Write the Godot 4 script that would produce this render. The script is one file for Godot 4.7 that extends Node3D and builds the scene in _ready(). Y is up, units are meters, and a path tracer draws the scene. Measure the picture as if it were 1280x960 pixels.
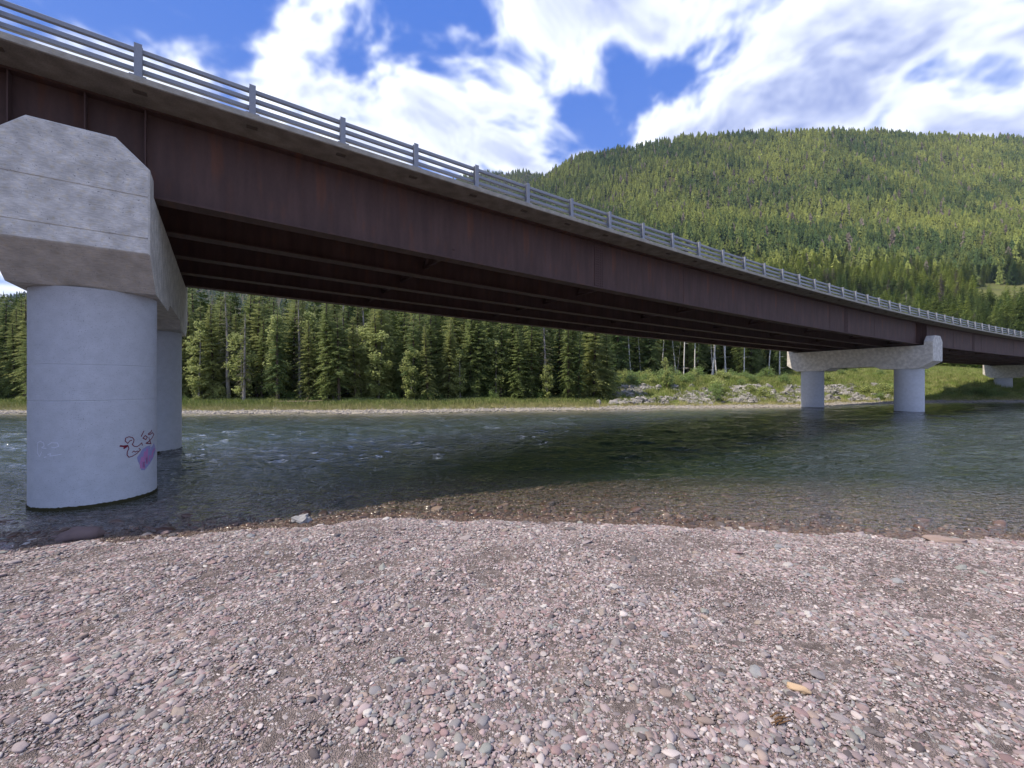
extends Node3D
# River crossing: steel girder bridge on concrete piers, gravel bar in front, forest and wooded hill behind.
# Metres, y up; water level y = 0; the camera looks along -z. "d" below is the distance forward (d = -z).

const EYE := 2.3
const TH := 0.968                      # heading of the bridge, clockwise from straight ahead
var BX := sin(TH)
var BD := cos(TH)
var rng := RandomNumberGenerator.new()
var n_big := FastNoiseLite.new()
var n_mid := FastNoiseLite.new()
var n_fine := FastNoiseLite.new()
var M := {}
var names := {}

# ------------------------------------------------------------------ small helpers
func rf(a: float, b: float) -> float:
	return rng.randf_range(a, b)

func sstep(a: float, b: float, x: float) -> float:
	var t := clampf((x - a) / (b - a), 0.0, 1.0)
	return t * t * (3.0 - 2.0 * t)

func table(t: Array, x: float) -> float:
	if x <= t[0][0]:
		return t[0][1]
	for i in range(1, t.size()):
		if x <= t[i][0]:
			var f: float = (x - t[i - 1][0]) / (t[i][0] - t[i - 1][0])
			return lerpf(t[i - 1][1], t[i][1], f)
	return t[t.size() - 1][1]

func lin(r: float, g: float, b: float) -> Color:
	return Color(r, g, b).linear_to_srgb()

func numbered(called: String) -> String:
	var k: int = names.get(called, 0)
	names[called] = k + 1
	return called if k == 0 else "%s_%03d" % [called, k]

func tag(o: Node, label: String, category: String, group := "") -> Node:
	o.set_meta("label", label)
	o.set_meta("category", category)
	if group:
		o.set_meta("group", group)
	return o

func thing(called: String, at: Vector3, label: String, category: String, group := "") -> Node3D:
	var o := Node3D.new()
	o.name = numbered(called)
	add_child(o)
	o.position = at
	tag(o, label, category, group)
	return o

func part(called: String, mesh: Mesh, mat: Material, parent: Node, at := Transform3D.IDENTITY) -> MeshInstance3D:
	var o := MeshInstance3D.new()
	o.name = called
	o.mesh = mesh
	o.material_override = null
	if mat:
		o.set_surface_override_material(0, mat)
	parent.add_child(o, true)
	o.transform = at
	return o

func struct(called: String, mesh: Mesh, mat: Material) -> MeshInstance3D:
	var o := part(numbered(called), mesh, mat, self)
	o.set_meta("kind", "structure")
	return o

class MB:
	var v := PackedVector3Array()
	var n := PackedVector3Array()
	var c := PackedColorArray()
	var uv := PackedVector2Array()
	var ix := PackedInt32Array()
	func tri(a: Vector3, b: Vector3, d: Vector3) -> void:
		var k := v.size()
		v.push_back(a); v.push_back(b); v.push_back(d)
		ix.push_back(k); ix.push_back(k + 1); ix.push_back(k + 2)
	func quad(a: Vector3, b: Vector3, d: Vector3, e: Vector3) -> void:
		var k := v.size()
		v.push_back(a); v.push_back(b); v.push_back(d); v.push_back(e)
		ix.append_array(PackedInt32Array([k, k + 1, k + 2, k, k + 2, k + 3]))
	func color(col: Color) -> void:
		while c.size() < v.size():
			c.push_back(col)
	func box(t: Transform3D, s: Vector3) -> void:
		var p := []
		for i in 8:
			p.append(t * Vector3((0.5 if i & 1 else -0.5) * s.x, (0.5 if i & 2 else -0.5) * s.y, (0.5 if i & 4 else -0.5) * s.z))
		for f in [[0, 2, 3, 1], [4, 5, 7, 6], [0, 1, 5, 4], [2, 6, 7, 3], [0, 4, 6, 2], [1, 3, 7, 5]]:
			quad(p[f[0]], p[f[1]], p[f[2]], p[f[3]])
	func bar(a: Vector3, b: Vector3, w: float, h: float) -> void:
		var z := (b - a).normalized()
		var x := z.cross(Vector3.UP)
		x = Vector3.RIGHT if x.length() < 0.01 else x.normalized()
		box(Transform3D(Basis(x, x.cross(z).normalized() * -1.0, z), (a + b) / 2.0), Vector3(w, h, a.distance_to(b)))
	func tube(pts: Array, rad: Array, sides: int) -> void:
		var base := v.size()
		for i in pts.size():
			var z: Vector3 = (pts[mini(i + 1, pts.size() - 1)] - pts[maxi(i - 1, 0)]).normalized()
			var x := z.cross(Vector3(0.31, 0.2, 0.93)).normalized()
			var y := z.cross(x)
			for k in sides:
				var a := TAU * k / sides
				var o := x * cos(a) + y * sin(a)
				v.push_back(pts[i] + o * rad[i])
				n.push_back(o)
		for i in pts.size() - 1:
			for k in sides:
				var a := base + i * sides + k
				var b := base + i * sides + (k + 1) % sides
				ix.append_array(PackedInt32Array([a, a + sides, b, b, a + sides, b + sides]))
	func mesh() -> ArrayMesh:
		var arr := []
		arr.resize(Mesh.ARRAY_MAX)
		arr[Mesh.ARRAY_VERTEX] = v
		if n.size() == v.size():
			arr[Mesh.ARRAY_NORMAL] = n
		if c.size() == v.size():
			arr[Mesh.ARRAY_COLOR] = c
		if uv.size() == v.size():
			arr[Mesh.ARRAY_TEX_UV] = uv
		arr[Mesh.ARRAY_INDEX] = ix
		var m := ArrayMesh.new()
		m.add_surface_from_arrays(Mesh.PRIMITIVE_TRIANGLES, arr)
		return m

func multi(called: String, mesh: Mesh, mat: Material, where: Array, tint: Array, parent: Node = self) -> MultiMeshInstance3D:
	var mm := MultiMesh.new()
	mm.transform_format = MultiMesh.TRANSFORM_3D
	mm.use_colors = tint.size() > 0
	mm.mesh = mesh
	mm.instance_count = where.size()
	for i in where.size():
		mm.set_instance_transform(i, where[i])
	if tint.size():
		for i in tint.size():
			mm.set_instance_color(i, tint[i])
	var o := MultiMeshInstance3D.new()
	o.name = called
	o.multimesh = mm
	o.material_override = mat
	parent.add_child(o, true)
	o.set_meta("kind", "stuff")
	return o

# ------------------------------------------------------------------ textures and materials
func noise_image(size: int, freq: float, sd: int, oct := 5, kind := FastNoiseLite.TYPE_SIMPLEX_SMOOTH) -> PackedByteArray:
	var f := FastNoiseLite.new()
	f.seed = sd
	f.noise_type = kind
	f.frequency = freq
	f.fractal_octaves = oct
	var im := f.get_seamless_image(size, size)
	im.convert(Image.FORMAT_L8)
	return im.get_data()

func stretch(src: PackedByteArray, size: int, sx: int, sy: int) -> PackedByteArray:
	# the same tile, drawn out along one axis (still seamless)
	var out := PackedByteArray()
	out.resize(size * size)
	for y in size:
		var yy := (y * sy) % size
		for x in size:
			out[y * size + x] = src[yy * size + (x * sx) % size]
	return out

func tex(size: int, f: Callable) -> ImageTexture:
	var data := PackedByteArray()
	data.resize(size * size * 3)
	for i in size * size:
		var c: Color = f.call(i)
		data[i * 3] = int(clampf(c.r, 0, 1) * 255)
		data[i * 3 + 1] = int(clampf(c.g, 0, 1) * 255)
		data[i * 3 + 2] = int(clampf(c.b, 0, 1) * 255)
	return ImageTexture.create_from_image(Image.create_from_data(size, size, false, Image.FORMAT_RGB8, data))

func grey_tex(size: int, d: PackedByteArray) -> ImageTexture:
	return ImageTexture.create_from_image(Image.create_from_data(size, size, false, Image.FORMAT_L8, d))

func mat(c: Color, rough := 0.9, spec := 0.3) -> StandardMaterial3D:
	var m := StandardMaterial3D.new()
	m.albedo_color = c
	m.roughness = rough
	m.metallic_specular = spec
	return m

func make_materials() -> void:
	var N := 512
	var a := noise_image(N, 0.012, 11)
	var b := noise_image(N, 0.05, 12, 4)
	var c := noise_image(N, 0.18, 13, 3)
	var streak_h := stretch(noise_image(N, 0.03, 14, 5), N, 1, 6)
	var cells := noise_image(N, 0.06, 15, 1, FastNoiseLite.TYPE_CELLULAR)
	# concrete of the caps: board-marked, blotched, with small dark air holes
	var cap_t := tex(N, func(i: int) -> Color:
		var k := 0.82 + (a[i] / 255.0 - 0.5) * 0.20 + (streak_h[i] / 255.0 - 0.5) * 0.15 + (c[i] / 255.0 - 0.5) * 0.05
		var warm := clampf((b[i] / 255.0 - 0.55) * 0.25, 0.0, 0.12)
		if b[i] < 52 and c[i] < 110: k *= 0.72
		return Color(k, k * (0.985 - warm * 0.3), k * (0.955 - warm)))
	M.cap = mat(Color(0.95, 0.95, 0.95), 0.92, 0.25)
	M.cap.albedo_texture = cap_t
	M.cap.uv1_triplanar = true
	M.cap.uv1_scale = Vector3(0.4, 0.4, 0.4)
	M.cap.heightmap_enabled = true
	M.cap.heightmap_texture = grey_tex(N, streak_h)
	M.cap.heightmap_scale = 0.12
	# smooth form-cast columns: blue-grey, few pits
	var col_t := tex(N, func(i: int) -> Color:
		var k := 0.88 + (a[i] / 255.0 - 0.5) * 0.07 + (streak_h[i] / 255.0 - 0.5) * 0.04 + (c[i] / 255.0 - 0.5) * 0.05
		if c[i] < 58 and b[i] < 120: k *= 0.6
		return Color(k * 0.965, k * 0.985, k * 1.02))
	M.column = mat(Color(0.84, 0.84, 0.84), 0.85, 0.3)
	M.column.albedo_texture = col_t
	M.column.uv1_triplanar = true
	M.column.uv1_scale = Vector3(0.55, 0.55, 0.55)
	# weathered slab edge and underside
	var slab_t := tex(N, func(i: int) -> Color:
		var k := 0.70 + (a[i] / 255.0 - 0.5) * 0.18 + (c[i] / 255.0 - 0.5) * 0.14
		return Color(k, k * 0.965, k * 0.90))
	M.slab = mat(Color(0.80, 0.80, 0.80), 0.95, 0.2)
	M.slab.albedo_texture = slab_t
	M.slab.uv1_scale = Vector3(0.3, 0.3, 0.3)
	# weathering steel: vertical runs of rust
	var run := stretch(noise_image(N, 0.014, 17, 4), N, 4, 1)
	var run2 := stretch(noise_image(N, 0.010, 18, 4), N, 3, 1)
	var steel_t := tex(N, func(i: int) -> Color:
		var k := 0.50 + (run[i] / 255.0 - 0.5) * 0.07 + (a[i] / 255.0 - 0.5) * 0.07 + (c[i] / 255.0 - 0.5) * 0.03
		var rust := clampf((run2[i] / 255.0 - 0.62) * 2.2, 0.0, 0.5) * clampf(a[i] / 170.0, 0.0, 1.0)
		return Color(k * (1.0 + rust * 0.28), k * (0.79 + rust * 0.04), k * (0.745 - rust * 0.12)))
	M.steel = mat(Color(0.68, 0.68, 0.68), 0.7, 0.35)
	M.steel.albedo_texture = steel_t
	M.steel.uv1_scale = Vector3(0.16, 0.07, 0.16)
	M.steel_plain = mat(lin(0.098, 0.062, 0.057), 0.75, 0.3)
	M.galv = mat(Color(0.76, 0.78, 0.82), 0.5, 0.5)
	M.galv.metallic = 0.2
	M.galv.albedo_texture = tex(256, func(i: int) -> Color:
		var k := 0.72 + (c[(i * 7) % (N * N)] / 255.0 - 0.5) * 0.5
		return Color(k, k, k))
	M.galv.uv1_triplanar = true
	M.galv.uv1_scale = Vector3(2.0, 2.0, 2.0)
	M.dark = mat(lin(0.055, 0.05, 0.044), 0.9, 0.2)
	M.anchor = mat(lin(0.13, 0.115, 0.095), 0.9, 0.2)
	M.curb = mat(Color(0.80, 0.79, 0.76), 0.95, 0.2)
	M.curb.albedo_texture = cap_t
	M.curb.uv1_triplanar = true
	M.curb.uv1_scale = Vector3(0.7, 0.7, 0.7)
	M.asphalt = mat(lin(0.06, 0.06, 0.06), 0.95, 0.2)
	# ground
	var sand_t := tex(N, func(i: int) -> Color:
		var k := 0.70 + (a[i] / 255.0 - 0.5) * 0.35 + (c[i] / 255.0 - 0.5) * 0.55
		return Color(k, k * 0.935, k * 0.925))
	M.sand = mat(Color(0.70, 0.69, 0.68), 0.97, 0.2)
	M.sand.albedo_texture = sand_t
	M.sand.uv1_triplanar = true
	M.sand.uv1_world_triplanar = true
	M.sand.uv1_scale = Vector3(1.3, 1.3, 1.3)
	M.sand.heightmap_enabled = true
	M.sand.heightmap_texture = grey_tex(N, c)
	M.sand.heightmap_scale = 2.0
	M.bed = mat(lin(0.16, 0.105, 0.065), 0.9, 0.2)
	M.bed.albedo_texture = sand_t
	M.bed.uv1_triplanar = true
	M.bed.uv1_world_triplanar = true
	M.bed.uv1_scale = Vector3(0.5, 0.5, 0.5)
	M.ground = mat(Color.WHITE, 0.97, 0.15)
	M.ground.vertex_color_use_as_albedo = true
	M.ground.albedo_texture = tex(256, func(i: int) -> Color:
		var k := 0.85 + (c[(i * 5) % (N * N)] / 255.0 - 0.5) * 0.5
		return Color(k, k, k))
	M.ground.uv1_triplanar = true
	M.ground.uv1_world_triplanar = true
	M.ground.uv1_scale = Vector3(0.6, 0.6, 0.6)
	M.pebble = mat(Color.WHITE, 0.85, 0.3)
	M.pebble.vertex_color_use_as_albedo = true
	M.pebble.albedo_texture = grey_tex(N, noise_image(N, 0.04, 21, 4))
	M.pebble.albedo_texture = tex(256, func(i: int) -> Color:
		var k := 0.86 + (c[(i * 3) % (N * N)] / 255.0 - 0.5) * 0.35
		return Color(k, k, k))
	M.pebble.uv1_triplanar = true
	M.pebble.uv1_scale = Vector3(0.35, 0.35, 0.35)
	M.pebble_wet = mat(Color.WHITE, 0.28, 0.5)
	M.pebble_wet.vertex_color_use_as_albedo = true
	M.rock = mat(Color.WHITE, 0.9, 0.25)
	M.rock.vertex_color_use_as_albedo = true
	M.rock.albedo_texture = M.ground.albedo_texture
	M.rock.uv1_triplanar = true
	M.rock.uv1_scale = Vector3(0.5, 0.5, 0.5)
	# water: a clear sheet, rippled
	M.water = mat(Color(0.10, 0.17, 0.15, 0.06), 0.03, 0.5)
	M.water.transparency = BaseMaterial3D.TRANSPARENCY_ALPHA
	M.water.heightmap_enabled = true
	var w1 := noise_image(1024, 0.02, 31, 4)
	M.water.heightmap_texture = grey_tex(1024, w1)
	M.water.heightmap_scale = 3.5
	M.water.uv1_scale = Vector3(0.16, 0.30, 0.16)
	# foliage
	for k in [["needle_dark", 0.082, 0.128, 0.048], ["needle_mid", 0.15, 0.19, 0.064], ["needle_olive", 0.22, 0.24, 0.085], ["needle_grey", 0.115, 0.105, 0.085], ["leaf_light", 0.25, 0.285, 0.095], ["leaf_green", 0.12, 0.185, 0.055], ["leaf_birch", 0.14, 0.195, 0.065]]:
		var m := mat(lin(k[1], k[2], k[3]), 0.8, 0.25)
		m.backlight_enabled = true
		m.backlight = Color(0.55, 0.58, 0.42)
		M[k[0]] = m
	M.hill_tree = mat(Color.WHITE, 0.9, 0.15)
	M.hill_tree.vertex_color_use_as_albedo = true
	M.hill_tree.backlight_enabled = true
	M.hill_tree.backlight = Color(0.45, 0.48, 0.34)
	M.grass = mat(Color.WHITE, 0.9, 0.2)
	M.grass.vertex_color_use_as_albedo = true
	M.grass.backlight_enabled = true
	M.grass.backlight = Color(0.5, 0.5, 0.3)
	M.bark = mat(lin(0.11, 0.085, 0.068), 0.95, 0.15)
	M.bark_grey = mat(lin(0.26, 0.24, 0.22), 0.95, 0.15)
	M.birch = mat(Color(0.88, 0.87, 0.84), 0.85, 0.25)
	M.birch.albedo_texture = tex(256, func(i: int) -> Color:
		var k := 1.0 if streak_h[(i * 2) % (N * N)] > 88 else 0.3
		return Color(k, k, k))
	M.birch.uv1_triplanar = true
	M.birch.uv1_scale = Vector3(0.7, 0.7, 0.7)
	M.algae = mat(lin(0.045, 0.042, 0.02), 0.95, 0.2)
	M.log = mat(lin(0.20, 0.16, 0.12), 0.95, 0.15)
	M.twig = mat(lin(0.13, 0.075, 0.04), 0.95, 0.15)

# ------------------------------------------------------------------ the lie of the land
var NEAR_SHORE := [[-60.0, -1.0], [-30.0, 3.2], [-14.0, 5.4], [-7.67, 6.21], [-5.47, 6.45], [-3.42, 6.82], [-2.23, 7.2], [-1.11, 7.23], [0.81, 7.02], [2.76, 6.82], [5.1, 6.45], [7.67, 6.21], [14.0, 5.6], [30.0, 3.6], [90.0, -8.0]]
var FAR_SHORE := [[-160.0, 34.0], [-40.0, 32.2], [-25.0, 32.2], [-9.0, 33.1], [8.6, 37.3], [17.6, 39.8], [27.8, 41.2], [38.5, 46.0], [53.0, 51.0], [64.0, 52.0], [87.0, 58.0], [200.0, 88.0]]
var RIDGE := [[-0.45, 0.12], [-0.08, 0.40], [0.04, 0.465], [0.096, 0.497], [0.154, 0.533], [0.308, 0.560], [0.424, 0.586], [0.598, 0.594], [0.79, 0.600], [1.0, 0.585], [1.234, 0.588], [1.7, 0.54], [2.4, 0.40]]
var RIDGE_FAR := [[-3.0, 0.12], [-1.234, 0.205], [-0.77, 0.285], [-0.46, 0.40], [-0.08, 0.512], [0.04, 0.503], [0.15, 0.488], [0.5, 0.42], [1.2, 0.30]]

func near_d(x: float) -> float:
	return table(NEAR_SHORE, x) + 0.10 * n_mid.get_noise_2d(x * 22.0, 3.0)

func far_d(x: float) -> float:
	return table(FAR_SHORE, x) + 0.5 * n_mid.get_noise_2d(x * 6.0, 40.0)

func hill(x: float, d: float) -> float:
	if d < 105.0:
		return 0.0
	var a := x / d
	var h := 0.0
	var D := 1020.0 + 60.0 * n_big.get_noise_2d(a * 300.0, 7.0)
	var e := table(RIDGE, a)
	var f := (d - 105.0) / (D - 105.0)
	h = e * D * pow(minf(f, 1.0), 1.55)
	if f > 1.0:
		h -= (d - D) * 0.35
	var D2 := 1750.0
	var f2 := maxf(0.0, (d - 480.0) / (D2 - 480.0))
	var h2 := table(RIDGE_FAR, a) * D2 * pow(minf(f2, 1.0), 1.3) - maxf(0.0, d - D2) * 0.4
	h = maxf(h, h2)
	return h + n_big.get_noise_2d(x, d) * 26.0 * sstep(150.0, 500.0, d) * (1.0 - 0.75 * sstep(0.8, 1.0, f) * (1.0 - sstep(1.0, 1.3, f)))

func clearing(x: float, d: float) -> bool:
	return d > 265.0 and d < 372.0 and x / d > 1.07 + 0.06 * n_mid.get_noise_2d(x * 1.4, d * 1.4) + 0.0011 * absf(d - 330.0)

func ground(x: float, d: float) -> float:
	var nd := near_d(x)
	var k := nd - d
	if k >= 0.0:
		return 0.78 * (1.0 - exp(-k * 0.27)) + minf(k, 1.5) * 0.05 * n_mid.get_noise_2d(x * 26.0, d * 26.0) + 0.012 * n_fine.get_noise_2d(x * 60.0, d * 60.0) + 0.02 * maxf(0.0, k - 12.0)
	var v := d - far_d(x)
	if v < 0.0:
		var u := -k
		return -minf(minf(0.055 * u + 0.007 * u * u, 0.3 * -v), 2.0)
	var low := 0.12 * minf(v, 2.0) + 0.35 * sstep(1.0, 6.0, v) + 0.6 * sstep(8.0, 40.0, v)
	var r := sstep(3.0, 15.0, x)
	var high := 0.1 * minf(v, 3.0) + 2.7 * sstep(2.0, 13.0, v) + 0.045 * clampf(v - 13.0, 0.0, 45.0)
	high += 2.2 * sstep(34.0, 60.0, x) * sstep(4.0, 32.0, v)
	return lerpf(low, high, r) + 0.12 * n_mid.get_noise_2d(x * 5.0, d * 5.0) * sstep(0.0, 3.0, v) + hill(x, d)

func sheet(x0: float, x1: float, d0: float, d1: float, nx: int, nd: int, sink: Callable, paint: Variant = null) -> ArrayMesh:
	var b := MB.new()
	for j in nd + 1:
		var d := lerpf(d0, d1, float(j) / nd)
		for i in nx + 1:
			var x := lerpf(x0, x1, float(i) / nx)
			b.v.push_back(Vector3(x, ground(x, d) + sink.call(x, d), -d))
			if paint:
				b.c.push_back(paint.call(x, d))
	for j in nd:
		for i in nx:
			var k := j * (nx + 1) + i
			b.ix.append_array(PackedInt32Array([k, k + nx + 1, k + 1, k + 1, k + nx + 1, k + nx + 2]))
	b.n.resize(b.v.size())
	for j in nd + 1:
		for i in nx + 1:
			var k := j * (nx + 1) + i
			var dx: Vector3 = b.v[k + (1 if i < nx else 0)] - b.v[k - (1 if i > 0 else 0)]
			var dz: Vector3 = b.v[k + (nx + 1 if j < nd else 0)] - b.v[k - (nx + 1 if j > 0 else 0)]
			b.n[k] = dx.cross(dz).normalized()
	return b.mesh()

func on_ground(x: float, d: float, up := 0.0) -> Vector3:
	return Vector3(x, ground(x, d) + up, -d)

# ------------------------------------------------------------------ the bridge's line
const EDGE := 10.06                    # near deck edge, metres off the camera's foot across the bridge
func br(t: float, off: float, y: float) -> Vector3:
	var be := t - 2.176
	var nu := EDGE + off + 0.01004 * t - 0.001074 * t * t
	return Vector3(BX * be - BD * nu, y + grade(t), -(BD * be + BX * nu))

func grade(t: float) -> float:
	return -0.01355 * t + 0.0000478 * t * t

func turn(t: float) -> float:           # yaw of a pier or frame standing square to the bridge at t
	return TH - PI / 2.0 - atan(0.01004 - 0.002148 * t) * -1.0

func square(t: float, off: float, y: float) -> Transform3D:
	# local x along the bridge, local z towards the near side
	var f := (br(t + 0.5, off, 0.0) - br(t - 0.5, off, 0.0))
	f.y = 0.0
	f = f.normalized()
	return Transform3D(Basis(f, Vector3.UP, f.cross(Vector3.UP)), br(t, off, y))

func sweep(profile: Array, t0: float, t1: float, step: float, origin: Vector3) -> ArrayMesh:
	# a closed section [off, y] drawn along the bridge
	var b := MB.new()
	var cnt := int(ceil((t1 - t0) / step))
	var per := [0.0]
	for i in profile.size():
		var p: Array = profile[i]
		var q: Array = profile[(i + 1) % profile.size()]
		per.append(per[i] + Vector2(p[0], p[1]).distance_to(Vector2(q[0], q[1])))
	for s in cnt:
		var ta := lerpf(t0, t1, float(s) / cnt)
		var tb := lerpf(t0, t1, float(s + 1) / cnt)
		for i in profile.size():
			var p: Array = profile[i]
			var q: Array = profile[(i + 1) % profile.size()]
			b.quad(br(ta, p[0], p[1]) - origin, br(tb, p[0], p[1]) - origin, br(tb, q[0], q[1]) - origin, br(ta, q[0], q[1]) - origin)
			b.uv.append_array(PackedVector2Array([Vector2(ta, per[i]), Vector2(tb, per[i]), Vector2(tb, per[i + 1]), Vector2(ta, per[i + 1])]))
	for e in 2:
		var t := t0 if e == 0 else t1
		var poly := PackedVector2Array()
		for p in profile:
			poly.push_back(Vector2(p[0], p[1]))
		var tris := Geometry2D.triangulate_polygon(poly)
		for i in range(0, tris.size(), 3):
			for k in 3:
				var p: Vector2 = poly[tris[i + k]]
				b.ix.push_back(b.v.size())
				b.v.push_back(br(t, p.x, p.y) - origin)
				b.uv.push_back(p)
	return b.mesh()

func box_mesh(s: Vector3, bevel := 0.0) -> ArrayMesh:
	var b := MB.new()
	if bevel <= 0.0:
		b.box(Transform3D.IDENTITY, s)
		return b.mesh()
	var h := s / 2.0
	var rows := [[-h.y, bevel], [-h.y + bevel, 0.0], [h.y - bevel, 0.0], [h.y, bevel]]
	var rings := []
	for r in rows:
		var x: float = h.x - r[1]
		var z: float = h.z - r[1]
		var e := bevel
		rings.append([Vector3(-x + e, r[0], -z), Vector3(x - e, r[0], -z), Vector3(x, r[0], -z + e), Vector3(x, r[0], z - e), Vector3(x - e, r[0], z), Vector3(-x + e, r[0], z), Vector3(-x, r[0], z - e), Vector3(-x, r[0], -z + e)])
	for i in 3:
		for k in 8:
			b.quad(rings[i][k], rings[i][(k + 1) % 8], rings[i + 1][(k + 1) % 8], rings[i + 1][k])
	for k in range(1, 7):
		b.tri(rings[3][0], rings[3][k], rings[3][k + 1])
		b.tri(rings[0][0], rings[0][k + 1], rings[0][k])
	return b.mesh()

func build_bridge() -> void:
	var o := br(0.0, 5.4, 6.0)
	var bridge := thing("girder_bridge", o, "long rust-brown steel girder bridge with concrete deck crossing the river", "bridge")
	var T0 := -52.0
	var T1 := 185.0
	part("deck_slab", sweep([[0.02, 7.785], [10.91, 7.785], [10.91, 7.90], [0.02, 7.90]], T0, T1, 2.0, o), M.slab, bridge)
	for e in [[0.0, 0.45, 0.03], [10.93, 10.48, -0.03]]:
		part("curb", sweep([[e[0], 7.797], [e[0] + e[2] * 0.6, 7.797], [e[0] + e[2] * 0.6, 7.903], [e[1], 7.903], [e[1], 7.915], [e[1] - e[2], 7.92], [e[0] + e[2], 7.92], [e[0], 7.908]], T0, T1, 2.0, o), M.curb, bridge)
	part("road_surface", sweep([[0.5, 7.903], [10.4, 7.903], [10.4, 7.912], [0.5, 7.912]], T0, T1, 4.0, o), M.asphalt, bridge)
	# girders: plate webs with flanges
	for i in 5:
		var w := 1.0 + i * 2.2325
		var g := part("girder", sweep([[w - 0.20, 6.026], [w + 0.20, 6.026], [w + 0.20, 6.066], [w + 0.008, 6.066], [w + 0.008, 7.745], [w + 0.19, 7.745], [w + 0.19, 7.783], [w - 0.19, 7.783], [w - 0.19, 7.745], [w - 0.008, 7.745], [w - 0.008, 6.066], [w - 0.20, 6.066]], T0, T1, 2.0, o), M.steel, bridge)
		if i > 0:
			continue
		var plate := box_mesh(Vector3(0.02, 1.66, 0.17))
		for t in [-0.95, 0.0, 0.85, 47.9, 48.4, 48.9, 49.5, 97.4, 97.9, 98.4]:
			var q := square(t, w - 0.10, 6.905)
			q.origin -= o
			part("stiffener", plate, M.steel_plain, g, q)
		var seam := box_mesh(Vector3(0.03, 1.66, 0.012))
		for t in [18.9, 33.5, 40.2, 56.0, 63.0, 72.0]:
			var q := square(t, w - 0.013, 6.905)
			q.origin -= o
			part("weld_seam", seam, M.steel_plain, g, q)
		for t in [13.7, 35.8, 61.0]:
			var q := square(t, w - 0.018, 6.905)
			q.origin -= o
			var sp := part("splice_plate", box_mesh(Vector3(0.46, 1.60, 0.02)), M.steel_plain, g, q)
			var bl := MB.new()
			for col in [-0.16, -0.06, 0.06, 0.16]:
				for r in 18:
					bl.box(Transform3D(Basis(), Vector3(col, -0.75 + r * 0.088, 0.022)), Vector3(0.034, 0.034, 0.026))
			var bo := part("bolts", bl.mesh(), M.steel_plain, g, q)
			bo.set_meta("kind", "stuff")
	# cross frames between the girders
	var cf := MB.new()
	for s in [[Vector3(0, 0.25, 0), Vector3(0, 0.25, -2.21)], [Vector3(0, 1.55, 0), Vector3(0, 1.55, -2.21)], [Vector3(0, 0.25, 0), Vector3(0, 1.55, -1.1)], [Vector3(0, 0.25, -2.21), Vector3(0, 1.55, -1.1)]]:
		cf.bar(s[0], s[1], 0.09, 0.09)
	var cfm := cf.mesh()
	for j in 20:
		for i in 4:
			var q := square(-13.0 + j * 6.9, 1.0 + i * 2.2325 + 0.01, 6.08)
			q.origin -= o
			part("cross_frame", cfm, M.steel_plain, bridge, q)
	# railing on the near side
	var rail := Node3D.new()
	rail.name = "railing"
	bridge.add_child(rail, true)
	for y in [8.445, 8.262, 8.08]:
		part("rail", sweep([[0.188, y], [0.242, y], [0.25, y + 0.01], [0.25, y + 0.077], [0.242, y + 0.085], [0.188, y + 0.085], [0.18, y + 0.077], [0.18, y + 0.01]], T0, T1, 2.0, o), M.galv, rail)
	var pm := MB.new()
	pm.box(Transform3D(Basis(), Vector3(0, 0.315, 0.045)), Vector3(0.115, 0.63, 0.014))
	pm.box(Transform3D(Basis(), Vector3(0, 0.315, -0.045)), Vector3(0.115, 0.63, 0.014))
	pm.box(Transform3D(Basis(), Vector3(0, 0.315, 0)), Vector3(0.014, 0.628, 0.078))
	pm.box(Transform3D(Basis(), Vector3(0, 0.012, 0)), Vector3(0.24, 0.022, 0.20))
	var post := pm.mesh()
	var anchor := box_mesh(Vector3(0.20, 0.024, 0.10))
	var far_posts := MB.new()
	for j in range(-28, 98):
		var t := 0.842 + j * 1.7825
		var q := square(t, 0.125, 7.92)
		q.origin -= o
		part("post", post, M.galv, rail, q)
		if j > -4 and j < 30:
			q = square(t, 0.30, 7.774)
			q.origin -= o
			part("anchor_plate", anchor, M.anchor, bridge, q)
		q = square(t, 10.80, 8.25)
		q.origin -= o
		far_posts.box(q, Vector3(0.115, 0.60, 0.10))
	var fr := Node3D.new()
	fr.name = "far_railing"
	bridge.add_child(fr, true)
	for y in [8.445, 8.262, 8.08]:
		part("rail", sweep([[10.68, y], [10.745, y], [10.745, y + 0.086], [10.68, y + 0.086]], T0, T1, 3.0, o), M.galv, fr)
	var fp := part("posts", far_posts.mesh(), M.galv, fr)
	fp.set_meta("kind", "stuff")

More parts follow.
